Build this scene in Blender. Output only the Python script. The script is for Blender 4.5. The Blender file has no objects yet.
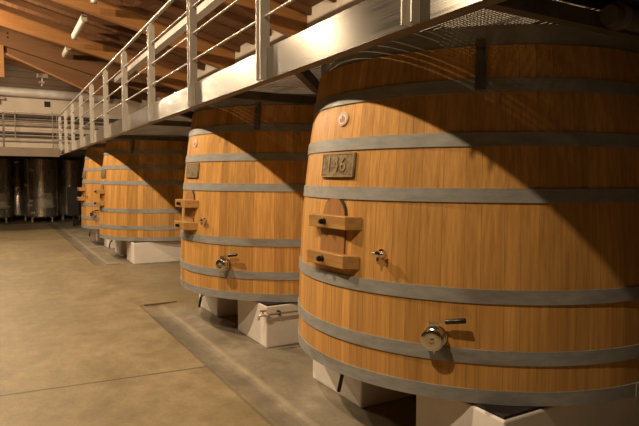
import bpy, math, random
from mathutils import Vector, Matrix
random.seed(7)
PI = math.pi
S = bpy.context.scene
C = S.collection

# ------------------------------------------------------------------ helpers
class MB:
    """collects faces for ONE mesh object"""
    def __init__(s): s.v = []; s.f = []; s.sm = []; s.at = []
    def add(s, vs, fs, smooth=False, at=0.0):
        n = len(s.v); s.v += [tuple(p) for p in vs]
        for f in fs:
            s.f.append([i + n for i in f]); s.sm.append(smooth); s.at.append(at)
        return s
    def box(s, a, b, at=0.0, M=None):
        x0, y0, z0 = a; x1, y1, z1 = b
        vs = [Vector(p) for p in ((x0,y0,z0),(x1,y0,z0),(x1,y1,z0),(x0,y1,z0),(x0,y0,z1),(x1,y0,z1),(x1,y1,z1),(x0,y1,z1))]
        if M: vs = [M @ p for p in vs]
        return s.add(vs, [(0,3,2,1),(4,5,6,7),(0,1,5,4),(1,2,6,5),(2,3,7,6),(3,0,4,7)], False, at)
    def beam(s, p, q, w, h, up=(0,0,1)):
        """rectangular bar from p to q, w across, h along up"""
        p, q, up = Vector(p), Vector(q), Vector(up); d = (q-p).normalized()
        r = d.cross(up).normalized(); u = r.cross(d)
        vs = []
        for c in (p, q):
            for a, b in ((-1,-1),(1,-1),(1,1),(-1,1)): vs.append(c + r*(a*w/2) + u*(b*h/2))
        return s.add(vs, [(0,1,2,3),(7,6,5,4),(0,4,5,1),(1,5,6,2),(2,6,7,3),(3,7,4,0)])
    def tube(s, pts, r, n=12, cap=True):
        pts = [Vector(p) for p in pts]; rs = r if isinstance(r, (list, tuple)) else [r]*len(pts)
        vs = []; fs = []; a = None
        for i, p in enumerate(pts):
            d = (pts[min(i+1, len(pts)-1)] - pts[max(i-1, 0)])
            d = d.normalized() if d.length > 1e-9 else prev
            prev = d
            if a is None: a = d.orthogonal().normalized()
            else:
                a = (a - d*a.dot(d)).normalized()
            b = d.cross(a)
            for k in range(n):
                t = 2*PI*k/n; vs.append(p + (a*math.cos(t) + b*math.sin(t))*rs[i])
        for i in range(len(pts)-1):
            for k in range(n):
                k2 = (k+1) % n; fs.append((i*n+k, i*n+k2, (i+1)*n+k2, (i+1)*n+k))
        s.add(vs, fs, True)
        if cap:
            m = len(s.v) - len(vs)
            s.f.append([m+k for k in range(n)][::-1]); s.sm.append(False); s.at.append(0.0)
            s.f.append([m+(len(pts)-1)*n+k for k in range(n)]); s.sm.append(False); s.at.append(0.0)
        return s
    def lathe(s, prof, o=(0,0,0), axis=(0,0,1), n=24, smooth=True):
        """prof: (radius, height) pairs turned about axis through o"""
        o = Vector(o); ax = Vector(axis).normalized(); a = ax.orthogonal().normalized(); b = ax.cross(a)
        vs = []; fs = []
        for r, h in prof:
            for k in range(n):
                t = 2*PI*k/n; vs.append(o + ax*h + (a*math.cos(t)+b*math.sin(t))*max(r, 1e-5))
        for i in range(len(prof)-1):
            for k in range(n):
                k2 = (k+1) % n; fs.append((i*n+k, i*n+k2, (i+1)*n+k2, (i+1)*n+k))
        return s.add(vs, fs, smooth)
    def prism(s, poly, d):
        """planar polygon poly (3-D points) swept by vector d"""
        d = Vector(d); n = len(poly); vs = [Vector(p) for p in poly] + [Vector(p)+d for p in poly]
        fs = [list(range(n))[::-1], list(range(n, 2*n))] + [(i, (i+1) % n, (i+1) % n + n, i+n) for i in range(n)]
        return s.add(vs, fs)
    def build(s, name, mat, parent=None, bevel=0.0, off=(0,0,0), sharp=None):
        me = bpy.data.meshes.new(name)
        o3 = Vector(off)
        me.from_pydata([tuple(Vector(p)-o3) for p in s.v], [], s.f)
        me.polygons.foreach_set('use_smooth', s.sm)
        if any(s.at):
            at = me.attributes.new('tone', 'FLOAT', 'FACE'); at.data.foreach_set('value', s.at)
        me.materials.append(mat); me.update()
        import bmesh
        bm = bmesh.new(); bm.from_mesh(me); bmesh.ops.recalc_face_normals(bm, faces=bm.faces); bm.to_mesh(me); bm.free()
        if any(s.sm): me.set_sharp_from_angle(angle=math.radians(40))
        ob = bpy.data.objects.new(name, me); C.objects.link(ob)
        if parent: ob.parent = parent
        if bevel:
            b = ob.modifiers.new('bevel', 'BEVEL'); b.width = bevel; b.segments = 2; b.limit_method = 'ANGLE'
        return ob

def thing(name, label, cat, loc=(0,0,0), group=None):
    o = bpy.data.objects.new(name, None); C.objects.link(o); o.location = loc
    o.empty_display_size = .1
    return tag(o, label, cat, group)
def tag(o, label, cat, group=None):
    o['label'] = label; o['category'] = cat; o['kind'] = 'thing'
    if group: o['group'] = group
    return o
def struct(o, label=None):
    o['kind'] = 'structure'
    if label: o['label'] = label
    return o

# ------------------------------------------------------------------ materials
def new_mat(name):
    m = bpy.data.materials.new(name); m.use_nodes = True
    nt = m.node_tree; b = nt.nodes['Principled BSDF']
    return m, nt, b
def N(nt, t, **kw):
    n = nt.nodes.new(t)
    for k, v in kw.items():
        if k in n.inputs: n.inputs[k].default_value = v
        else: setattr(n, k, v)
    return n
def ramp(nt, fac, stops):
    r = nt.nodes.new('ShaderNodeValToRGB'); e = r.color_ramp.elements
    while len(e) < len(stops): e.new(0.5)
    for i, (p, c) in enumerate(stops):
        e[i].position = p; e[i].color = (*c, 1) if len(c) == 3 else c
    nt.links.new(fac, r.inputs[0]); return r.outputs[0]
def mix(nt, a, b, fac, mode='MIX'):
    m = nt.nodes.new('ShaderNodeMix'); m.data_type = 'RGBA'; m.blend_type = mode
    for sock, v in ((m.inputs[6], a), (m.inputs[7], b), (m.inputs[0], fac)):
        if hasattr(v, 'links'): nt.links.new(v, sock)
        else: sock.default_value = v if not isinstance(v, tuple) else (*v, 1)
    return m.outputs[2]
def coords(nt, scale=(1,1,1), kind='Object'):
    tc = nt.nodes.new('ShaderNodeTexCoord'); mp = nt.nodes.new('ShaderNodeMapping')
    mp.inputs['Scale'].default_value = scale
    nt.links.new(tc.outputs[kind], mp.inputs[0]); return mp.outputs[0]
def noise(nt, vec, scale, detail=4, rough=.55):
    n = N(nt, 'ShaderNodeTexNoise', Scale=scale, Detail=detail, Roughness=rough)
    nt.links.new(vec, n.inputs['Vector']); return n.outputs['Fac']
def bump(nt, b, h, strength, dist=.01):
    bp = N(nt, 'ShaderNodeBump', Strength=strength, Distance=dist)
    nt.links.new(h, bp.inputs['Height']); nt.links.new(bp.outputs[0], b.inputs['Normal'])
def math_n(nt, op, a, b=None, c=None):
    n = nt.nodes.new('ShaderNodeMath'); n.operation = op
    for i, v in enumerate((a, b, c)):
        if v is None: continue
        if hasattr(v, 'links'): nt.links.new(v, n.inputs[i])
        else: n.inputs[i].default_value = v
    return n.outputs[0]

def mat_plain(name, col, rough=.6, metal=0.0, var=.12, scale=6, sx=(1,1,1), bmp=0.0):
    m, nt, b = new_mat(name)
    v = coords(nt, sx); f = noise(nt, v, scale)
    lo = tuple(c*(1-var*2) for c in col); hi = tuple(min(1, c*(1+var)) for c in col)
    nt.links.new(ramp(nt, f, [(.3, lo), (.7, hi)]), b.inputs['Base Color'])
    b.inputs['Roughness'].default_value = rough; b.inputs['Metallic'].default_value = metal
    if bmp: bump(nt, b, f, bmp)
    return m

def mat_wood(name, dark, light, grain=(60,60,2.2), rough=.5, tone_amt=.45, spec=.3):
    """long-grain timber; the mesh attribute 'tone' gives every plank or stave its own shade"""
    m, nt, b = new_mat(name)
    v = coords(nt, grain); at = N(nt, 'ShaderNodeAttribute', attribute_name='tone')
    va = nt.nodes.new('ShaderNodeVectorMath'); va.operation = 'ADD'
    sc = nt.nodes.new('ShaderNodeVectorMath'); sc.operation = 'SCALE'; sc.inputs[0].default_value = (13, 7, 31)
    nt.links.new(at.outputs['Fac'], sc.inputs['Scale']); nt.links.new(v, va.inputs[0]); nt.links.new(sc.outputs[0], va.inputs[1])
    g = noise(nt, va.outputs[0], 1.0, 6, .65)
    v2 = coords(nt, tuple(q*.18 for q in grain)); g2 = noise(nt, v2, 1.0, 3, .5)
    col = ramp(nt, g, [(.25, dark), (.72, light)])
    t = math_n(nt, 'MULTIPLY_ADD', at.outputs['Fac'], tone_amt, 1-tone_amt*.5)
    t2 = math_n(nt, 'MULTIPLY_ADD', g2, .5, .75)
    tt = math_n(nt, 'MULTIPLY', t, t2)
    cmb = nt.nodes.new('ShaderNodeCombineColor')
    for i, k in enumerate((1.0, 1.0, 1.0)): nt.links.new(tt, cmb.inputs[i])
    col = mix(nt, col, cmb.outputs[0], 1.0, 'MULTIPLY')
    # negative tone marks the joints between staves
    j = math_n(nt, 'LESS_THAN', at.outputs['Fac'], -.5)
    col = mix(nt, col, tuple(c*.62 for c in light), j)
    nt.links.new(col, b.inputs['Base Color'])
    b.inputs['Roughness'].default_value = rough; b.inputs['Specular IOR Level'].default_value = spec
    bump(nt, b, g, .12, .004)
    return m

OAK = mat_wood('oak_staves', (.36,.175,.046), (.645,.345,.102), (48,48,1.3), .48, .55)
OAK_DOOR = mat_wood('oak_hatch', (.22,.10,.033), (.40,.195,.065), (45,45,2.5), .5, .3)
OAK_BAR = mat_wood('oak_bar', (.36,.18,.05), (.58,.32,.10), (40,4,40), .45, .3)
def mat_hoop():
    m, nt, b = new_mat('hoop_galvanised')
    f = noise(nt, coords(nt, (9,9,30)), 1.0, 5, .6); s = noise(nt, coords(nt, (2,2,6)), 1.0, 3)
    c = ramp(nt, f, [(.3, (.235,.232,.222)), (.7, (.335,.33,.315))])
    c = mix(nt, c, (.17,.14,.11), ramp(nt, s, [(.58, (0,0,0)), (.75, (.8,.8,.8))]))
    nt.links.new(c, b.inputs['Base Color']); b.inputs['Metallic'].default_value = .0; b.inputs['Roughness'].default_value = .5
    return m
HOOP = mat_hoop()
COLLAR = mat_plain('collar_steel', (.34,.32,.29), .5, .3, .15, 4)
def mat_brushed(name, col, rough, aniso_scale, metal=1.0, aniso=0):
    m, nt, b = new_mat(name)
    f = noise(nt, coords(nt, aniso_scale), 1.0, 3)
    nt.links.new(ramp(nt, f, [(.3, tuple(c*.85 for c in col)), (.7, col)]), b.inputs['Base Color'])
    b.inputs['Metallic'].default_value = metal
    r = math_n(nt, 'MULTIPLY_ADD', f, .15, rough-.07); nt.links.new(r, b.inputs['Roughness'])
    bump(nt, b, f, .02, .002)
    if aniso:
        b.inputs['Anisotropic'].default_value = .85
        tg = nt.nodes.new('ShaderNodeCombineXYZ')
        for i, k in enumerate((0, 1, 0)): tg.inputs[i].default_value = k          # the brushing runs along the walkway
        nt.links.new(tg.outputs[0], b.inputs['Tangent'])
        b.inputs['Anisotropic Rotation'].default_value = .25
    return m
FASCIA = mat_brushed('fascia_stainless', (.54,.505,.455), .21, (8,2.0,220), 1.0, 1)
RAIL = mat_brushed('rail_stainless', (.50,.465,.415), .42, (60,60,8), .55)
DECK = mat_plain('deck_galvanised', (.32,.28,.24), .55, .4, .15, 5)
FRAME = mat_plain('frame_painted_steel', (.12,.105,.092), .5, .2, .2, 5)
FLANGE = mat_plain('flange_steel', (.26,.22,.19), .45, .6, .15, 5)
CHROME = mat_plain('valve_chrome', (.78,.74,.70), .18, 1.0, .05, 8)
BLACK = mat_plain('black_grip', (.012,.012,.013), .35, 0, .2, 20)
IRON = mat_plain('bolt_iron', (.035,.03,.028), .4, .8, .2, 30)
BRASS = mat_plain('plate_bronze', (.26,.185,.095), .55, .25, .35, 26, bmp=.15)
BRASS_HI = mat_plain('plate_relief', (.33,.24,.125), .5, .25, .2, 26)
ENAMEL = mat_plain('oval_enamel', (.74,.62,.52), .5, 0, .1, 40)
ENAMEL_INK = mat_plain('oval_ink', (.42,.20,.14), .6, 0, .15, 40)
BLOCK = mat_plain('block_white_paint', (.88,.82,.76), .75, 0, .05, 4, bmp=.08)
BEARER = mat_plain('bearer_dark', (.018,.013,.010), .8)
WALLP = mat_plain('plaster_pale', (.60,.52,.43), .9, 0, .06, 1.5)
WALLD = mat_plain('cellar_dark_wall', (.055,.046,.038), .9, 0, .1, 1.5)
TAN = mat_plain('walkway_tan', (.20,.15,.105), .7, 0, .08, 3)
PIPE = mat_plain('pipe_grey', (.34,.27,.21), .5, .2, .15, 5)
PIPED = mat_plain('pipe_dark', (.085,.065,.05), .5, .2, .15, 5)
DUCT = mat_plain('duct_pale', (.66,.62,.58), .45, .1, .06, 5)
LAMPW = mat_plain('lamp_white', (.72,.68,.62), .5, 0, .05, 5)
TANK = mat_brushed('tank_stainless', (.62,.56,.49), .26, (30,30,1.5), .8)
TANK_D = mat_plain('tank_fitting', (.74,.66,.56), .25, .35, .1, 8)
RUST = mat_plain('rust_strip', (.16,.085,.04), .8, .1, .25, 12)
GLULAM = mat_wood('glulam', (.245,.107,.032), (.36,.168,.052), (1.6,30,26), .6, .2)
TRUSS = mat_wood('truss_wood', (.115,.052,.020), (.18,.085,.034), (1.6,30,26), .7, .2)
JOIST = mat_wood('joist_wood', (.11,.046,.017), (.165,.072,.026), (1.6,30,26), .7, .2)

def mat_boards(name, dark, light, pitch, axis='X'):
    m, nt, b = new_mat(name)
    v = coords(nt); sp = nt.nodes.new('ShaderNodeSeparateXYZ'); nt.links.new(v, sp.inputs[0])
    u = math_n(nt, 'DIVIDE', sp.outputs[axis], pitch)
    fr = math_n(nt, 'FRACT', u); fl = math_n(nt, 'FLOOR', u)
    wn = nt.nodes.new('ShaderNodeTexWhiteNoise'); wn.noise_dimensions = '1D'; nt.links.new(fl, wn.inputs['W'])
    g = noise(nt, coords(nt, (25,1.2,25)), 1.0, 5)
    c = ramp(nt, g, [(.3, dark), (.7, light)])
    k = math_n(nt, 'MULTIPLY_ADD', wn.outputs['Value'], .4, .8)
    cc = nt.nodes.new('ShaderNodeCombineColor')
    for i in range(3): nt.links.new(k, cc.inputs[i])
    c = mix(nt, c, cc.outputs[0], 1.0, 'MULTIPLY')
    e = math_n(nt, 'LESS_THAN', fr, .06)
    c = mix(nt, c, tuple(q*.3 for q in dark), e)
    nt.links.new(c, b.inputs['Base Color']); b.inputs['Roughness'].default_value = .7
    return m
BOARDS = mat_boards('roof_boards', (.12,.050,.018), (.18,.078,.028), .145)
CLAD = mat_boards('gable_cladding', (.12,.075,.045), (.19,.125,.078), .24, 'Z')

def mat_floor():
    m, nt, b = new_mat('floor_concrete')
    v = coords(nt); sp = nt.nodes.new('ShaderNodeSeparateXYZ'); nt.links.new(v, sp.inputs[0])
    big = noise(nt, coords(nt, (.55,.4,1)), 1.0, 5, .6); mid = noise(nt, coords(nt, (2.2,1.6,1)), 1.0, 6, .65)
    fine = noise(nt, coords(nt, (40,40,1)), 1.0, 4)
    warm = ramp(nt, mid, [(.28, (.178,.137,.072)), (.52, (.252,.197,.110)), (.78, (.330,.264,.158))])
    warm = mix(nt, warm, (.15,.112,.068), ramp(nt, big, [(.48, (0,0,0)), (.75, (.75,.75,.75))]))
    grey = ramp(nt, mid, [(.28, (.150,.128,.094)), (.52, (.235,.203,.152)), (.75, (.38,.335,.265))])
    patchy = noise(nt, coords(nt, (3.5,.9,1)), 1.0, 6, .7)
    wob = math_n(nt, 'MULTIPLY_ADD', patchy, .5, -.25)
    xw = math_n(nt, 'ADD', sp.outputs['X'], math_n(nt, 'MULTIPLY', wob, .35))
    edge = ramp(nt, math_n(nt, 'MULTIPLY', xw, .5), [(.72, (0,0,0)), (.80, (1,1,1))])
    y = math_n(nt, 'ADD', sp.outputs['Y'], math_n(nt, 'MULTIPLY', wob, 3.0))
    g1 = ramp(nt, math_n(nt, 'MULTIPLY', y, .1), [(.64, (1,1,1)), (.73, (0,0,0))])
    g2 = ramp(nt, math_n(nt, 'MULTIPLY', y, .05), [(.53, (0,0,0)), (.57, (1,1,1))])
    gg = math_n(nt, 'ADD', g1, g2)
    c = mix(nt, warm, grey, math_n(nt, 'MULTIPLY', math_n(nt, 'MULTIPLY', gg, edge), .85))
    # damp dark run along the gutter, broken up, and a pale lime line beside it
    dk = ramp(nt, math_n(nt, 'MULTIPLY', xw, .5), [(.745, (0,0,0)), (.775, (.9,.9,.9)), (.825, (.55,.55,.55)), (.865, (0,0,0))])
    dm = math_n(nt, 'MULTIPLY', dk, ramp(nt, patchy, [(.34, (.15,.15,.15)), (.6, (.8,.8,.8))]))
    c = mix(nt, c, (.095,.085,.068), math_n(nt, 'MULTIPLY', dm, gg))
    ln = ramp(nt, math_n(nt, 'MULTIPLY', math_n(nt, 'MULTIPLY_ADD', mid, .05, sp.outputs['X']), .5), [(.878, (0,0,0)), (.888, (.6,.6,.6)), (.898, (.6,.6,.6)), (.910, (0,0,0))])
    c = mix(nt, c, (.36,.31,.215), math_n(nt, 'MULTIPLY', ln, gg))
    # sawn joint across the floor
    jy = math_n(nt, 'ABSOLUTE', math_n(nt, 'MULTIPLY_ADD', sp.outputs['X'], .078, math_n(nt, 'SUBTRACT', sp.outputs['Y'], 4.65)))
    j = math_n(nt, 'MULTIPLY', math_n(nt, 'LESS_THAN', jy, .012), math_n(nt, 'LESS_THAN', sp.outputs['X'], 1.5))
    c = mix(nt, c, (.07,.052,.035), math_n(nt, 'MULTIPLY', j, .8))
    blot = noise(nt, coords(nt, (7,5,1)), 1.0, 8, .75)
    ff = math_n(nt, 'MULTIPLY', math_n(nt, 'MULTIPLY_ADD', fine, .35, .825), math_n(nt, 'MULTIPLY_ADD', blot, 1.0, .5))
    cc = nt.nodes.new('ShaderNodeCombineColor')
    for i in range(3): nt.links.new(ff, cc.inputs[i])
    c = mix(nt, c, cc.outputs[0], 1.0, 'MULTIPLY')
    nt.links.new(c, b.inputs['Base Color'])
    nt.links.new(math_n(nt, 'MULTIPLY_ADD', mid, .3, .42), b.inputs['Roughness'])
    b.inputs['Specular IOR Level'].default_value = .3
    bump(nt, b, mid, .15, .01)
    return m
FLOOR = mat_floor()

# ------------------------------------------------------------------ the setting
XR, XL, YF, YN = 5.4, -5.2, 25.0, -3.6
RIDGE = 6.22; PITCH = .235
def roof_z(x): return RIDGE - PITCH*abs(x)

fl = MB()
xs = [XL-.1, -2, 0, 1.49, 1.53, 1.70, 1.76, 1.98, 3.5, XR+.1]
ys = [YN-.1, 0, 3, 5, 7.12, 7.2, 9, 10.8, 10.9, 14, 18, 21.9, 22.0, YF+.1]
def fz(x, y):
    g = (y <= 7.12) or (10.9 <= y <= 21.9)
    return {1.53: -.018, 1.70: -.026, 1.76: -.016}.get(x, 0.0) if g else 0.0
vs = [(x, y, fz(x, y)) for y in ys for x in xs]; nx = len(xs)
fl.add(vs, [(j*nx+i, j*nx+i+1, (j+1)*nx+i+1, (j+1)*nx+i) for j in range(len(ys)-1) for i in range(nx-1)])
struct(fl.build('floor', FLOOR), 'beige concrete cellar floor with a shallow wet gutter')

def wall(name, mat, a, b): return struct(MB().box(a, b).build(name, mat))
wall('wall_right', WALLP, (XR, YN-.2, -.05), (XR+.2, YF+.2, roof_z(XR)+.05))
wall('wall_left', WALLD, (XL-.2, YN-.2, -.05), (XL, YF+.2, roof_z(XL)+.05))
def gable(name, mat, y0, y1, zlo=-.05):
    p = [(XL-.2, y0, zlo), (XR+.2, y0, zlo), (XR+.2, y0, roof_z(XR+.2)+.04), (0, y0, RIDGE+.04), (XL-.2, y0, roof_z(XL-.2)+.04)]
    return struct(MB().prism(p, (0, y1-y0, 0)).build(name, mat))
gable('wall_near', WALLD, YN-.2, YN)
wall('wall_far', WALLP, (XL-.2, YF, -.05), (XR+.2, YF+.2, 4.95))
gw = gable('wall_gable', CLAD, YF, YF+.2, 4.95)

ce = MB()
for sgn in (1, -1):
    xe = XR+.2 if sgn > 0 else XL-.2
    p = [(0, YN-.2, RIDGE), (xe, YN-.2, roof_z(xe)), (xe, YN-.2, roof_z(xe)+.12), (0, YN-.2, RIDGE+.12)]
    ce.prism(p, (0, YF-YN+.4, 0))
ceiling = struct(ce.build('ceiling', BOARDS), 'boarded timber roof lining')
for k in range(31):
    y = YN + .3 + k*.93
    if y > YF-.2 or min(abs(y-(2.2+3.9*q)) for q in range(-1, 7)) < .2: continue
    j = MB()
    for xe in (XR-.02, XL+.02):
        j.prism([(0, y, RIDGE-.15), (xe, y, roof_z(xe)-.15), (xe, y, roof_z(xe)-.002), (0, y, RIDGE-.002)], (0, .09, 0))
    j.build('joist', JOIST, ceiling)

# glulam rafters with a deeper haunch at the wall
RY = [2.2, 6.1, 10.0, 13.9, 17.8]
where = {2.2: 'deep glulam rafter nearest the camera above the first vat', 6.1: 'glulam rafter passing high above the second vat',
         10.0: 'glulam rafter whose wall end shows just above the steel fascia over the second vat',
         13.9: 'bright orange glulam rafter, second from the back, behind the handrail',
         17.8: 'bright glulam rafter running down from the left edge, in front of the gable truss'}
for y in RY:
    r = MB()
    for sg, xe in ((1, XR), (-1, XL)):
        s_ = abs(xe)
        top = lambda x: RIDGE - PITCH*x - .002
        dep = .40
        pts = [(0, top(0)), (s_-.01, top(s_)), (s_-.01, top(s_)-.62), (s_-.75, top(s_-.75)-.60), (s_-2.1, top(s_-2.1)-dep), (0, top(0)-dep)]
        r.prism([(sg*x, y-.09, z) for x, z in pts], (0, .18, 0))
    tag(r.build('roof_rafter', GLULAM), where[y], 'rafter', 'roof rafters')

# gable truss at the far end
tr = thing('gable_truss', 'dark brown timber truss with a steep lower strut, last of the roof timbers', 'truss', (0, 19.45, 4.6))
o_ = (0, 19.45, 4.6)
t1 = MB(); q = []
for x in (-5.0, 0, XR-.02): q.append((x, 19.4, roof_z(x)-.002))
for x in (XR-.02, 0, -5.0): q.append((x, 19.4, roof_z(x)-.60-.02*abs(x)))
t1.prism(q, (0, .16, 0)); t1.build('top_chord', TRUSS, tr, 0, o_)
t2 = MB(); t2.prism([(.08, 19.58, 5.75), (.08, 19.58, 5.42), (2.75, 19.58, 4.32), (3.2, 19.58, 4.32), (3.2, 19.58, 5.0)], (0, .10, 0)); t2.build('lower_strut', TRUSS, tr, 0, o_)
t3 = MB(); t3.beam((.08, 19.56, 5.44), (2.75, 19.56, 4.34), .05, .05); t3.build('strut_edge', GLULAM, tr, 0, o_)
MB().box((.02, 19.43, 4.62), (.24, 19.57, 5.7)).build('king_post', GLULAM, tr, 0, o_)
for px, pz in ((.35, 5.80), (.35, 5.93)):
    MB().lathe([(0,-.02),(.025,-.02),(.025,0)], (px, 19.4, pz), (0,1,0), 10).build('bolt', IRON, tr, 0, o_)

# ------------------------------------------------------------------ vats
VX = [3.0596, 3.0156, 3.0367, 3.0219]; VY = [3.031, 5.8861, 11.826, 14.548]
HZ = [2.0986, 1.8129, 1.517, .9885, .6685, .4557]; HW = .074
Z0, ZT = .418, 2.315
def rad(z):
    t = (2.0986 - z)/(2.0986-.4557)
    return 1.1815 + .1137*t + .0333*4*t*(1-t)
def cyl(a, z, off=0.0):
    a = math.radians(a); r = rad(z)+off
    return Vector((r*math.cos(a), r*math.sin(a), z-Z0))
def patch(mb, a0, a1, z0, z1, o0, o1, na=8, nz=2, shape=None, at=0.0):
    """curved slab that hugs the vat; shape(u,v) may give the outline as polygon rows"""
    vs = []; fs = []
    for off in (o0, o1):
        for j in range(nz+1):
            for i in range(na+1):
                u, v = i/na, j/nz
                a, z = a0+(a1-a0)*u, z0+(z1-z0)*v
                if shape: a, z = shape(u, v)
                vs.append(cyl(a, z, off))
    n = (na+1)*(nz+1); id_ = lambda s, j, i: s*n + j*(na+1)+i
    for j in range(nz):
        for i in range(na):
            fs.append((id_(0,j,i), id_(0,j+1,i), id_(0,j+1,i+1), id_(0,j,i+1)))
            fs.append((id_(1,j,i), id_(1,j,i+1), id_(1,j+1,i+1), id_(1,j+1,i)))
    for i in range(na):
        fs.append((id_(0,0,i), id_(0,0,i+1), id_(1,0,i+1), id_(1,0,i))); fs.append((id_(0,nz,i), id_(1,nz,i), id_(1,nz,i+1), id_(0,nz,i+1)))
    for j in range(nz):
        fs.append((id_(0,j,0), id_(1,j,0), id_(1,j+1,0), id_(0,j+1,0))); fs.append((id_(0,j,na), id_(0,j+1,na), id_(1,j+1,na), id_(1,j,na)))
    mb.add(vs, fs, False, at); return mb

def make_staves(seed):
    rnd = random.Random(seed); mb = MB()
    ws = [rnd.uniform(.065, .125) for _ in range(86)]; k = 360/sum(ws)
    zs = [Z0, .47, .6, .8, 1.0, 1.2, 1.4, 1.6, 1.8, 2.0, 2.15, ZT]
    a = rnd.uniform(0, 5); g = .045
    for w in ws:
        w *= k; tone = rnd.uniform(.38, 1) if rnd.random() < .8 else rnd.uniform(.0, .38)
        cols = [a+g, a+w*.33, a+w*.67, a+w-g]
        vs = [cyl(c, z) for z in zs for c in cols]
        fs = [(j*4+i, j*4+i+1, (j+1)*4+i+1, (j+1)*4+i) for j in range(len(zs)-1) for i in range(3)]
        mb.add(vs, fs, True, tone)
        vs = [cyl(c, z, o) for z in zs for c, o in ((a+w-g, 0), (a+w, -.0012), (a+w+g, 0))]
        fs = [(j*3+i, j*3+i+1, (j+1)*3+i+1, (j+1)*3+i) for j in range(len(zs)-1) for i in range(2)]
        mb.add(vs, fs, False, -1.0)
        # stave ends: thickness at top and bottom chimes
        for z, zi in ((ZT, ZT-.05), (Z0, Z0+.05)):
            vs = [cyl(a, z), cyl(a+w, z), cyl(a+w, z, -.06), cyl(a, z, -.06), cyl(a+w, zi, -.06), cyl(a, zi, -.06)]
            mb.add(vs, [(0,1,2,3), (3,2,4,5)], False, tone)
        a += w
    for z in (ZT-.05, Z0+.05):                                        # heads
        n = 48; mb.add([cyl(360*i/n, z, -.06) for i in range(n)], [tuple(range(n))], False, .4)
    return mb

def hoop_mesh(z):
    mb = MB(); n = 96; prof = [(-HW/2, .0005), (-HW/2, .008), (HW/2, .008), (HW/2, .0005)]
    vs = [cyl(360*i/n, z+dz, o) for i in range(n) for dz, o in prof]
    fs = []
    for i in range(n):
        i2 = (i+1) % n
        for k in range(3): fs.append((i*4+k, i2*4+k, i2*4+k+1, i*4+k+1))
    mb.add(vs, fs, True)
    a = -100 + 37*(z*7 % 3)                                            # lapped joint with rivets
    patch(mb, a, a+5, z-HW/2, z+HW/2, .008, .014, 3, 1)
    for da in (1.2, 3.8):
        for dz in (-.018, .018):
            p = cyl(a+da, z+dz, .013); d = Vector((p.x, p.y, 0)).normalized()
            mb.lathe([(.009, 0), (.008, .004), (.0, .006)], p, d, 8)
    return mb

def frame(a, z, off=0.0):
    """origin on the vat skin plus outward, tangent (rightwards seen from outside) and up vectors"""
    p = cyl(a, z, off); r = math.radians(a)
    o = Vector((math.cos(r), math.sin(r), 0)); t = Vector((-math.sin(r), math.cos(r), 0))
    return p, o, t, Vector((0,0,1))

def text_mesh(txt, size):
    cu = bpy.data.curves.new('numerals', 'FONT'); cu.body = txt; cu.size = size; cu.align_x = 'CENTER'; cu.align_y = 'CENTER'; cu.space_character = 1.15
    cu.extrude = .003; cu.resolution_u = 4
    ob = bpy.data.objects.new('numerals', cu); C.objects.link(ob)
    bpy.context.view_layer.update()
    me = bpy.data.meshes.new_from_object(ob.evaluated_get(bpy.context.evaluated_depsgraph_get()))
    bpy.data.objects.remove(ob); vs = [v.co.copy() for v in me.vertices]; fs = [tuple(p.vertices) for p in me.polygons]
    bpy.data.meshes.remove(me); return vs, fs

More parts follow.
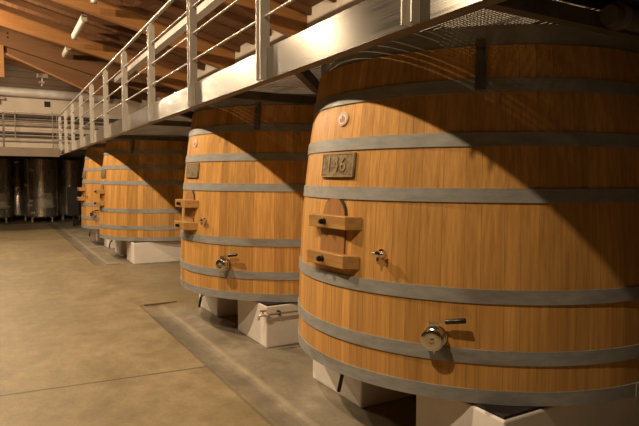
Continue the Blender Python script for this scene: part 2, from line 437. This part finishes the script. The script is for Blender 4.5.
HOOPS = [hoop_mesh(z) for z in HZ]
HC = -176.0                                                             # hatch centre line
def make_vat(i, label, full=True, oval=True, plate='', front=.09, valves=True, nearh=.11, ta=-161, va=-147.5):
    loc = (VX[i], VY[i], Z0)
    t = thing('oak_vat', label, 'vat', loc, 'oak fermentation vats under the walkway')
    make_staves(40+i).build('staves', OAK, t)
    for hm in HOOPS: hm.build('hoop', HOOP, t)
    # sheet collar between vat and walkway deck
    cm = MB(); n = 96; prof = [(ZT-.004, -.012), (2.425, -.012), (2.425, -.020), (ZT-.004, -.020)]
    rr = rad(ZT)
    vs = [Vector(((rr+o)*math.cos(2*PI*k/n), (rr+o)*math.sin(2*PI*k/n), z-Z0)) for k in range(n) for z, o in prof]
    cm.add(vs, [(k*4+q, ((k+1) % n)*4+q, ((k+1) % n)*4+(q+1) % 4, k*4+(q+1) % 4) for k in range(n) for q in range(4)], True)
    cm.build('collar', COLLAR, t)
    # dark strap clamping the collar to the top hoop
    sm = patch(MB(), -135.4, -132.8, 2.075, 2.33, .009, .022, 3, 4)
    patch(sm, -135.2, -133.0, 2.300, 2.345, .010, .040, 3, 1)
    patch(sm, -132.95, -132.8, 2.13, 2.33, .02, .034, 1, 4)
    sm.build('hoop_strap', FRAME, t)
    # arched inspection hatch with two clamping bars
    am = MB()
    def arch(u, v):
        hw = 5.6; zb, zc = 1.075, 1.335
        a = HC + (2*u-1)*hw
        zt = zc + .15*math.sqrt(max(0, 1-(2*u-1)**2))
        return a, zb + (zt-zb)*v
    patch(am, 0, 0, 0, 0, .001, .014, 14, 4, arch, .45)
    hatch = am.build('hatch_panel', OAK_DOOR, t)
    rim = MB()
    for k in range(14):
        u0, u1 = k/14, (k+1)/14
        a0, z0 = arch(u0, 1); a1, z1 = arch(u1, 1)
        rim.add([cyl(a0,z0,.001), cyl(a1,z1,.001), cyl(a1+(a1-HC)*.10,z1+.014,.001), cyl(a0+(a0-HC)*.10,z0+.014,.001),
                 cyl(a0,z0,.006), cyl(a1,z1,.006), cyl(a1+(a1-HC)*.10,z1+.014,.004), cyl(a0+(a0-HC)*.10,z0+.014,.004)],
                [(4,5,6,7),(0,1,5,4),(2,3,7,6)])
    rim.build('hatch_joint', BEARER, hatch)
    r0 = math.radians(HC)
    for zb in (1.340, 1.110):
        bm_ = MB(); o = Vector((math.cos(r0), math.sin(r0), 0)); tt = Vector((-math.sin(r0), math.cos(r0), 0))
        rr = rad(zb); hh = .040; nseg = 10
        fl_, fr_, bh = (.205, nearh, .25) if nearh > .17 else (.18, nearh, .20)
        prof = [(-fl_, rr+front), (fr_, rr+front)]
        back = [(bh*(1-2*k/nseg), 0) for k in range(nseg+1)]
        back = [(s_, math.sqrt((rr+.0)**2 - s_**2)+(.012 if abs(s_) < .12 else .002)) for s_, _ in back]
        poly = [o*d + tt*s_ + Vector((0,0,zb-hh-Z0)) for s_, d in prof+back]
        bm_.prism(poly, (0,0,2*hh))
        bar = bm_.build('hatch_bar', OAK_BAR, t, .004)
        kp = o*(rr+front) + tt*-.03 + Vector((0,0,zb-Z0))
        MB().lathe([(.0,-.01),(.020,-.01),(.020,.004),(.015,.010),(.019,.022),(.014,.036),(.0,.040)], kp, o, 14).build('bolt_knob', IRON, bar)
    # number plate
    pm = patch(MB(), 175.6, 191.6, 1.612, 1.762, .001, .016, 12, 3)
    pl = pm.build('number_plate', BRASS, t, .006)
    rimm = MB()
    for za, zb_, aa, ab in ((1.752,1.760,176,191.2),(1.614,1.622,176,191.2),(1.622,1.752,176,176.4),(1.622,1.752,190.8,191.2)):
        patch(rimm, aa, ab, za, zb_, .0155, .019, 8, 1)
    rimm.build('plate_rim', BRASS_HI, pl)
    for aa, za in ((177.2,1.744),(190,1.744),(177.2,1.63),(190,1.63)):
        p, o, tt, up = frame(aa, za, .015); MB().lathe([(.006,0),(.005,.004),(0,.005)], p, o, 8).build('plate_screw', BRASS_HI, pl)
    if plate:
        vs, fs = text_mesh(plate, .125)
        q = MB(); q.add([cyl(183.6 + math.degrees(v.x/1.235), 1.687+v.y, .016+v.z+.002) for v in vs], fs)
        q.build('numerals', BRASS_HI, pl)
    if oval:
        p, o, tt, up = frame(-176, 1.972, .001)
        def ov(s):
            m = MB(); n = 28
            vs = [cyl(-176+math.degrees(  .052*s*math.cos(2*PI*k/n)/1.2), 1.972+.043*s*math.sin(2*PI*k/n), d) for d in (.001, .001+.007*(1.15-.3*s)+.002) for k in range(n)]
            m.add(vs, [tuple(range(n, 2*n))]+[(k, (k+1) % n, n+(k+1) % n, n+k) for k in range(n)]); return m
        ob = ov(1.0).build('oval_badge', ENAMEL, t)
        ink = MB(); n = 28
        for s0, s1 in ((.80, .88),):
            vs = [cyl(-176+math.degrees(  .052*s*math.cos(2*PI*k/n)/1.2), 1.972+.043*s*math.sin(2*PI*k/n), .0102) for s in (s0, s1) for k in range(n)]
            ink.add(vs, [(k, (k+1) % n, n+(k+1) % n, n+k) for k in range(n)])
        for da, dz, w, h in ((0, .004, .9, .034), (-.9, -.008, .5, .02), (.9, -.004, .5, .026), (0, -.018, 2.0, .006)):
            patch(ink, -176+da-w/2, -176+da+w/2, 1.972+dz-h/2, 1.972+dz+h/2, .0085, .0102, 1, 1)
        ink.build('emblem', ENAMEL_INK, ob)
    if valves:
        # tasting tap
        p, o, tt, up = frame(ta, 1.180)
        q = MB(); q.lathe([(.026,0),(.026,.006),(.013,.008),(.013,.03),(.018,.032),(.018,.050),(.012,.052),(.0,.054)], p, o, 14)
        q.tube([p+o*.041, p+o*.042-up*.022, p+o*.048-up*.040], [.010,.009,.007], 10)
        tap = q.build('tasting_tap', CHROME, t)
        q = MB(); q.tube([p+o*.041-tt*.034, p+o*.041+tt*.034], [.010,.010], 10); q.tube([p+o*.041+tt*.022, p+o*.041+tt*.040], [.015,.015], 10)
        q.build('tap_lever', CHROME, tap)
        # racking valve: flanged butterfly valve with a lever
        p, o, tt, up = frame(va, .760)
        q = MB(); q.lathe([(.062,0),(.062,.010),(.040,.012),(.040,.035),(.060,.037),(.060,.052),(.050,.054),(.050,.075),(.060,.077),(.060,.092),(.054,.096)], p, o, 24)
        vb = q.build('racking_valve', CHROME, t)
        MB().lathe([(.054,.092),(.052,.101),(.040,.104),(.012,.101),(.010,.107),(.0,.108)], p, o, 24).build('end_cap', CHROME, vb)
        q = MB(); q.beam(p+o*.045+up*.058, p+o*.045+up*.080, .05, .035, o)
        q.build('valve_neck', CHROME, vb)
        q = MB(); b0 = p+o*.05+up*.083
        q.beam(b0-tt*.03, b0+tt*.075+up*.012, .018, .006)
        lv = q.build('lever', CHROME, vb)
        MB().tube([b0+tt*.058+up*.009, b0+tt*.063+up*.010, b0+tt*.160+up*.026, b0+tt*.165+up*.027], [.010,.0135,.0145,.011], 12).build('lever_grip', BLACK, lv)
        MB().tube([p+o*.03-up*.055, p+o*.03-up*.09], .006, 8).build('drip_nipple', CHROME, vb)
    # bottom drain with a hanging black handle
    p = Vector((1.92-3.0596, 3.08-3.031, 0))
    q = MB(); q.lathe([(.045,-.01),(.045,-.03),(.022,-.034),(.022,-.07)], p+Vector((.08,0,.06)), (0,0,1), 16)
    q.tube([p+Vector((.08,0,-.02)), p+Vector((.06,0,-.09)), p+Vector((.03,.005,-.115))], [.02,.018,.014], 10)
    dr = q.build('drain_valve', CHROME, t)
    MB().tube([p+Vector((.03,.005,-.12)), p+Vector((.015,.025,-.235))], [.013,.013], 10).build('drain_handle', BLACK, dr)
    return t

make_vat(0, 'largest oak vat in the foreground at right, with 146 plate and lever valve', plate='146', front=.055, nearh=.185, ta=-158, va=-143.3)
make_vat(1, 'second oak vat from the camera, white plinth block with water tap beneath it', front=.10)
make_vat(2, 'third oak vat, without valve on its side, beyond the wide gap behind the second', oval=False, valves=False, front=.10)
make_vat(3, 'farthest oak vat, mostly hidden behind the third vat, near the dark steel tanks', oval=False, front=.10)

# plinth blocks: two per vat
pos = ['nearest vat', 'second vat', 'third vat', 'farthest vat']
for i in range(4):
    for d0, d1, side in ((-1.14, -.46, 'right-hand'), (.12, .82, 'left-hand')):
        if i == 1: d0, d1 = (-1.14, -.41) if d0 < 0 else (.22, .90)
        y0, y1 = VY[i]+d0, VY[i]+d1
        o_ = (3.0, (y0+y1)/2, 0)
        b = thing('plinth_block', 'white %s concrete block under the %s' % (side, pos[i]), 'block', o_, 'white plinth blocks under the vats')
        MB().box((2.15, y0, 0), (3.95, y1, .400)).build('block', BLOCK, b, .012, o_)
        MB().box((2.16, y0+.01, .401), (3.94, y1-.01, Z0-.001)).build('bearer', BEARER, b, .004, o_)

# water tap on the second vat's block
wt = thing('water_tap', 'brass water tap on a thin pipe along the white block under the second vat', 'tap', (2.15, 4.70, .30))
o_ = (2.15, 4.70, .30)
MB().tube([(2.14, 4.70, .335), (2.3, 4.70, .336), (3.9, 4.70, .340)], .011, 10).build('pipe', PIPE, wt, 0, o_)
q = MB().lathe([(.018,-.025),(.022,-.02),(.022,.02),(.018,.025)], (2.14, 4.70, .335), (1,0,0), 12)
q.tube([(2.13, 4.70, .335), (2.08, 4.71, .335), (2.06, 4.715, .322), (2.057, 4.715, .29)], [.016,.015,.013,.012], 10)
bt = q.build('tap_body', TANK_D, wt, 0, o_)
q = MB().tube([(2.10, 4.705, .345), (2.10, 4.705, .37)], .007, 8); q.tube([(2.075, 4.72, .372), (2.13, 4.69, .376)], [.008,.008], 8)
q.build('tap_handle', mat_plain('tap_red', (.30,.06,.035), .5), wt, 0, o_)
MB().box((2.262, 4.690, .318), (2.275, 4.746, .356)).build('pipe_clip', IRON, wt, 0, o_)

# ------------------------------------------------------------------ walkway
FX, FB, FT, HR = 1.664, 2.302, 2.519, 3.495
Y0, Y1 = -3.4, 18.6
DZ = 2.43
cw = thing('steel_walkway', 'stainless steel catwalk with railing running above the row of oak vats', 'catwalk', (FX, 0, FB))
o_ = (FX, 0, FB)
ys_ = [Y0, .35, 3.66, 7.0, 10.3, 13.6, 16.9, Y1]
f = MB()
for a, b in zip(ys_[:-1], ys_[1:]):
    f.box((FX, a+.002, FB), (FX+.006, b-.002, FT))
f.build('fascia', FASCIA, cw, 0, o_)
f = MB(); f.box((FX+.007, Y0, FB), (FX+.085, Y1, FB+.012)); f.box((FX+.075, Y0, FB+.012), (FX+.085, Y1, FT-.04)); f.box((FX+.007, Y0, FT-.04), (FX+.085, Y1, FT-.03))
f.build('edge_channel', FLANGE, cw, 0, o_)
# slotted deck: narrow planks along the walkway on close cross strips
d = MB(); x = FX+.09
GY0, GY1, GX0, GX1 = 1.74, 2.36, 1.9575, 2.49                                         # open mesh panel by the first vat
while x < XR-.06:
    segs = [(1.6, Y1)] if x > GX1-.012 or x < GX0-.03 else [(1.6, GY0), (GY1, Y1)]
    for a, b in segs: d.box((x, a, DZ), (x+.0355, b, DZ+.004))
    x += .041
d.box((FX+.09, Y0, DZ), (XR-.06, 1.735, DZ+.0045))
g = MB(); x = GX0
while x < GX1:
    g.box((x, GY0, DZ), (x+.0185, GY1, DZ+.004)); x += .0245
y = GY0
while y < GY1:
    g.box((GX0, y, DZ+.004), (GX1, y+.007, DZ+.008)); y += .0245
d.build('deck_planks', DECK, cw, 0, o_)
g.build('mesh_panel', RAIL, cw, 0, o_)
BY = [1.66, 4.645, 7.5, 10.4, 13.3, 16.3]
for yb in BY:
    MB().box((FX+.087, yb-.03, FB-.002), (XR-.005, yb+.03, FB+.07)).build('cross_beam', FRAME, cw, 0, o_)
    if yb in (4.645, 7.5):
        m = MB(); m.beam((FX+.08, yb-1.30, FB+.045), (FX+1.09, yb-.03, FB+.045), .055, .085); m.build('diagonal_brace', FRAME, cw, 0, o_)
for x in (4.3, XR-.04): MB().box((x-.02, Y0, FB+.071), (x+.02, Y1, DZ-.001)).build('deck_bearer', FRAME, cw, 0, o_)
# posts: two flat bars side by side with rounded tops
for k in range(-1, 11):
    yp = 2.03+1.655*k
    p = MB()
    for dy in (-.034, .034):
        x0, x1, t_ = FX-.052, FX+.022, .009
        zt = HR-.055
        pts = [(x0, FB), (x1-.024, FB), (x1-.024, FT), (x1, FT), (x1, zt-.03)] + [((x0+x1)/2+(x1-x0)/2*math.cos(a), zt-.03+.05*math.sin(a)) for a in [PI*q/10 for q in range(1, 10)]] + [(x0, zt-.03)]
        p.prism([(x, yp+dy-t_/2, z) for x, z in pts], (0, t_, 0))
    p.tube([(FX-.012, yp, zt-.05), (FX-.012, yp, HR)], .009, 8)
    p.box((FX-.03, yp-.034, zt-.10), (FX+.005, yp+.034, zt-.06))
    for z in (2.735, 2.985, 3.235): p.tube([(FX-.012, yp-.045, z), (FX-.012, yp+.045, z)], .015, 10)
    p.build('railing_post', RAIL, cw, 0, o_)
MB().tube([(FX-.012, Y0, HR), (FX-.012, Y1, HR)], .021, 14).build('handrail', RAIL, cw, 0, o_)
for z in (2.735, 2.985, 3.235): MB().tube([(FX-.012, Y0, z), (FX-.012, Y1, z)], .0095, 10).build('rail_rod', RAIL, cw, 0, o_)

# pipe clamped below the walkway at the top right
hp = thing('hanging_pipe', 'dark pipe clamped under the walkway beam at the top right corner', 'pipe', (2.3, 1.5, 2.35))
o_ = (2.3, 1.5, 2.35)
MB().tube([(2.38, 1.56, 2.335), (XR-.07, 1.56, 2.335)], .045, 14).build('pipe', FRAME, hp, 0, o_)
MB().tube([(2.38, 1.52, 2.395), (XR-.07, 1.52, 2.395)], .010, 8).build('cable', IRON, hp, 0, o_)
q = MB().lathe([(.046,-.02),(.056,-.02),(.056,.02),(.046,.02)], (2.45, 1.56, 2.335), (1,0,0), 16); q.box((2.43, 1.535, 2.385), (2.47, 1.565, 2.4295))
q.build('pipe_clamp', FLANGE, hp, 0, o_)

# far walkway across the end of the room
fw = thing('far_walkway', 'tan walkway with thin railing crossing the far end above the steel tanks', 'catwalk', (-1.8, 18.4, 2.25))
o_ = (-1.8, 18.4, 2.25)
MB().box((XL+.02, 18.36, 2.235), (FX-.06, 18.42, 2.49)).build('fascia', TAN, fw, 0, o_)
MB().box((XL+.02, 18.43, 2.40), (FX-.06, YF-.02, 2.47)).build('deck', TAN, fw, 0, o_)
MB().box((FX-.05, 18.66, 2.40), (XR-.02, YF-.02, 2.47)).build('deck', TAN, fw, 0, o_)
for xp in (.165, -1.5, -3.2):
    MB().box((xp-.025, 18.37, 2.49), (xp+.025, 18.41, 3.48)).build('railing_post', PIPED, fw, 0, o_)
MB().tube([(XL+.03, 18.39, 3.49), (FX-.02, 18.39, 3.49)], .021, 10).build('handrail', PIPE, fw, 0, o_)
for z in (2.75, 3.0, 3.24): MB().tube([(XL+.03, 18.39, z), (FX-.02, 18.39, z)], .009, 8).build('rail_rod', PIPE, fw, 0, o_)

# pipework on the far wall
def wall_pipe(z, r, mat, label):
    y = YF - r - .001
    tag(MB().tube([(XL+.02, y, z), (XR-.02, y, z)], r, 12).build('wall_pipe', mat), label, 'pipe', 'pipes on the far wall')
wall_pipe(4.03, .075, PIPED, 'thick dark pipe, topmost of the thin runs on the far wall')
wall_pipe(3.86, .055, PIPED, 'dark pipe just below the topmost thick one on the far wall')
wall_pipe(3.69, .065, PIPE, 'light grey pipe below the two dark ones on the far wall')
wall_pipe(3.37, .05, PIPED, 'dark pipe at mid height on the far wall, behind the thin railing')
wall_pipe(3.22, .05, PIPED, 'second dark pipe at mid height on the far wall')
wall_pipe(3.05, .035, PIPE, 'thin lowest pipe on the far wall just above the tan walkway')
def dropper(x, r, z0, z1, label):
    z0 = max(z0, 2.475)
    tag(MB().tube([(x, 24.70, z0), (x, 24.70, z1)], r, 8).build('drop_pipe', PIPE), label, 'pipe', 'vertical pipes on the far wall')
dropper(1.93, .02, 2.47, 4.25, 'left of two thin vertical pipes beside the end of the railing')
dropper(2.08, .015, 2.47, 4.2, 'right of two thin vertical pipes beside the end of the railing')
dropper(.62, .02, 3.1, 4.2, 'thin vertical pipe on the far wall at the left')
bp_ = MB().tube([(-4.1, 24.829, 4.93), (4.1, 24.829, 4.93)], .17, 20).build('pale_duct', DUCT)
tag(bp_, 'thick pale round duct along the foot of the far gable', 'duct')
vh = thing('wall_vent', 'small dark square vent high on the pale far wall', 'vent', (1.78, YF, 4.55))
MB().box((-.11,-.02,-.11), (.11,-.001,.11)).build('grille', BEARER, vh)
MB().box((-.14,-.012,-.14), (.14,-.001,.14)).build('vent_frame', WALLP, vh)
wl = thing('wall_lamp', 'small brown fitting on the far wall at the left edge', 'lamp', (.17, YF, 4.66))
MB().box((-.12,-.16,-.05), (.14,-.001,.05)).build('lamp_body', PIPE, wl, .01); MB().box((-.05,-.12,-.22), (-.02,-.08,-.05)).build('lamp_stem', PIPED, wl)

# cable tray under the rafters
ct = thing('cable_tray', 'long pale cable trunking hung under the rafters behind the handrail', 'cable tray', (3.45, 6, 4.80))
o_ = (3.45, 6, 4.80)
MB().box((3.36, YN+.02, 4.72), (3.54, 19.3, 4.86)).build('tray', DUCT, ct, .01, o_)
for y in RY: MB().box((3.43, y-.02, 4.86), (3.47, y+.02, roof_z(3.45)-.002-.42-.005)).build('hanger', IRON, ct, 0, o_)

# batten lights under the joists, one per bay
def batten(y0, y1, label):
    X = 1.87; c = (X, (y0+y1)/2, 5.40); b = thing('ceiling_light', label, 'lamp', c, 'batten lights between the rafters')
    zc = 5.47
    MB().box((X-.06, y0, zc-.05), (X+.06, y1, zc)).build('housing', LAMPW, b, .006, c)
    MB().lathe([(.0, y0+.03), (.055, y0+.03), (.062, y0+.06), (.062, y1-.06), (.055, y1-.03), (.0, y1-.03)], (X, 0, zc-.075), (0,1,0), 16).build('diffuser', LAMPW, b, 0, c)
    for y in (y0, y1-.035): MB().box((X-.065, y, zc-.14), (X+.065, y+.035, zc-.01)).build('end_cap', PIPE, b, 0, c)
    for y in (y0+.3, y1-.3): MB().tube([(X, y, zc), (X, y, roof_z(X)-.003)], .012, 8).build('hanger', IRON, b, 0, c)
batten(14.5, 16.6, 'white batten light at upper left between the two bright rafters')
batten(17.95, 19.15, 'smaller white batten light below the lower bright rafter')
batten(11.2, 13.0, 'batten light whose end just shows at the top edge of the picture')

# small fixtures in the gable
hl = thing('hanging_floodlight', 'pale floodlight hanging from the gable truss above the duct', 'lamp', (1.40, 21.45, 4.95))
MB().box((-.17,-.10,.06), (.17,.10,.20)).build('lamp_box', PIPE, hl, .01)
MB().tube([(0,0,.06), (0,0,-.10), (-.03,0,-.22)], [.03,.03,.02], 10).build('lamp_arm', PIPE, hl)
MB().box((-.12,-.05,-.12), (.06,.05,-.06)).build('lamp_head', PIPE, hl)
MB().tube([(0,0,.2), (0,.16,.25)], .015, 8).build('bracket', IRON, hl)
gl = tag(MB().box((2.45, 22.0, 4.93), (3.25, 22.12, 5.02)).build('gable_batten', LAMPW, None, .01), 'pale bar light below the rafters beside the handrail, near the gable', 'lamp')

# ------------------------------------------------------------------ stainless tanks at the far end
def tank(x, y, r, label, door=True):
    t = thing('steel_tank', label, 'tank', (x, y, 0), 'steel tanks under the far walkway')
    m = MB().lathe([(.0,.13),(.10,.12),(r*.9,.17),(r,.21),(r,2.28),(r*.9,2.33),(.0,2.36)], (0,0,0), (0,0,1), 40); m.build('shell', TANK, t)
    for z in (.36, 1.25, 2.2): MB().lathe([(r,z-.02),(r+.008,z-.018),(r+.008,z+.018),(r,z+.02)], (0,0,0), (0,0,1), 40).build('band', TANK, t)
    for k in range(4):
        a = PI/4+k*PI/2; px, py = (r-.09)*math.cos(a), (r-.09)*math.sin(a)
        l = MB().tube([(px,py,0.0), (px,py,.20)], .028, 10); l.lathe([(.05,0),(.05,.015),(.03,.02)], (px,py,0), (0,0,1), 12); l.build('leg', TANK_D, t)
    if door:
        a0 = -PI/2 - .02
        def cpt(da, z, d): return Vector(((r+d)*math.cos(a0+da), (r+d)*math.sin(a0+da), z))
        def cpatch(d0, d1, z0, z1, o0, o1, n=8):
            m = MB(); vs = [cpt(d0+(d1-d0)*i/n, z, o) for o in (o0, o1) for z in (z0, z1) for i in range(n+1)]; k = n+1
            fs = []
            for i in range(n): fs += [(2*k+i, 2*k+i+1, 3*k+i+1, 3*k+i), (i, i+1, 2*k+i+1, 2*k+i), (k+i, 3*k+i, 3*k+i+1, k+i+1)]
            fs += [(0, k, 3*k, 2*k), (n, 2*k+n, 3*k+n, k+n)]
            m.add(vs, fs, False); return m
        cpatch(-.12, .68, .50, .98, .002, .03).build('manway_door', TANK_D, t, .008)
        cpatch(-.22, .80, .90, .935, .045, .075).build('door_bar', TANK_D, t)
        cpatch(-.22, .80, .56, .595, .045, .075).build('door_bar', TANK_D, t)
        cpatch(.0, .56, .935, 1.06, .02, .055).build('door_hood', TANK_D, t)
        for z in (.578, .918):
            p = cpt(.28, z, .06); MB().lathe([(.0,0),(.02,0),(.02,.08),(.05,.085),(.05,.11),(.0,.115)], p, (p.x, p.y, 0), 12).build('door_knob', TANK_D, t)
        cpatch(.02, .52, 1.86, 2.04, .003, .012).build('name_plate', PIPE, t)
        for da, z in ((-.75, .62), (-.55, .34), (-.6, 1.9), (-.95, 1.35), (-.62, .78)):
            p = cpt(da, z, 0); d_ = Vector((p.x, p.y, 0)).normalized()
            MB().lathe([(.045,0),(.045,.02),(.028,.022),(.028,.08),(.05,.082),(.05,.10),(.0,.102)], p, d_, 12).build('outlet_valve', TANK_D, t)
        m = MB(); m.tube([cpt(-.62,.78,.09), cpt(-.66,.72,.11), cpt(-.75,.66,.11)], .015, 8); m.build('sample_pipe', TANK_D, t)
    return t
tank(1.36, 23.05, .55, 'stainless tank with manway door and bright reflections, centre of the far group')
tank(-.12, 23.3, .55, 'dark stainless tank cut off by the left edge of the picture')
tank(.62, 24.25, .42, 'narrow dark tank standing back between the two front tanks', False)
tank(2.42, 23.9, .50, 'plain dark tank at right of the far group, beside the vats', False)
dp = thing('control_panel', 'black cabinet on the far wall just left of the farthest vat', 'cabinet', (2.15, 20.3, 0))
# steel strips closing the ends of the floor gutter
tag(MB().box((1.55, 7.150, .0005), (1.97, 7.175, .006)).build('gutter_strip', RUST), 'rusty steel strip across the end of the near gutter', 'strip', 'gutter end strips')
tag(MB().box((1.69, 10.85, .0005), (1.94, 10.88, .006)).build('gutter_strip', RUST), 'rusty steel strip across the near end of the far gutter, before the third vat', 'strip', 'gutter end strips')
MB().box((-.17,-.12,.35), (.17,.12,1.3)).build('cabinet_body', BLACK, dp, .01)
MB().box((-.02,-.08,0), (.02,.08,.35)).build('stand', IRON, dp)

# ------------------------------------------------------------------ light
LAMP = (1.0, .765, .50)
def lamp(x, y, z, p, r=.07):
    l = bpy.data.lights.new('hall_lamp', 'SPOT'); l.energy = p; l.color = LAMP; l.shadow_soft_size = r
    l.spot_size = math.radians(174); l.spot_blend = .3
    o = bpy.data.objects.new('hall_lamp', l); o.location = (x, y, z); C.objects.link(o)
    o.rotation_euler = Vector((1, 0, -.72)).to_track_quat('-Z', 'Y').to_euler()
LX = -1.2; LZ = 4.05-1.05*LX
for y, p in ((1.5, 620), (5.4, 860), (9.3, 700), (13.2, 640), (17.0, 560), (20.9, 480)): lamp(LX, y, LZ-.02, p)
w = bpy.data.worlds.new('world'); S.world = w; w.use_nodes = True
w.node_tree.nodes['Background'].inputs[0].default_value = (.02,.015,.01,1); w.node_tree.nodes['Background'].inputs[1].default_value = .2

# ------------------------------------------------------------------ camera (fitted to the photograph)
yaw, pit, rol, fpx = .5213, -.0607, .0032, 558.34
F = Vector((math.sin(yaw), math.cos(yaw), 0)); R = Vector((math.cos(yaw), -math.sin(yaw), 0)); U = Vector((0,0,1))
F2 = F*math.cos(pit)+U*math.sin(pit); U2 = U*math.cos(pit)-F*math.sin(pit)
R3 = R*math.cos(rol)+U2*math.sin(rol); U3 = U2*math.cos(rol)-R*math.sin(rol)
cd = bpy.data.cameras.new('camera'); cd.sensor_width = 36; cd.lens = fpx/639*36; cd.clip_start = .05; cd.clip_end = 100
co = bpy.data.objects.new('camera', cd); C.objects.link(co)
M = Matrix((( R3.x, U3.x, -F2.x, 0), (R3.y, U3.y, -F2.y, 0), (R3.z, U3.z, -F2.z, 1.6), (0,0,0,1)))
co.matrix_world = M
S.camera = co
S.view_settings.view_transform = 'Standard'; S.view_settings.look = 'None'; S.view_settings.gamma = 1
S.view_settings.use_curve_mapping = False; S.view_settings.exposure = 0.0
S.cycles.use_denoising = True; S.cycles.max_bounces = 8; S.cycles.sample_clamp_indirect = 4
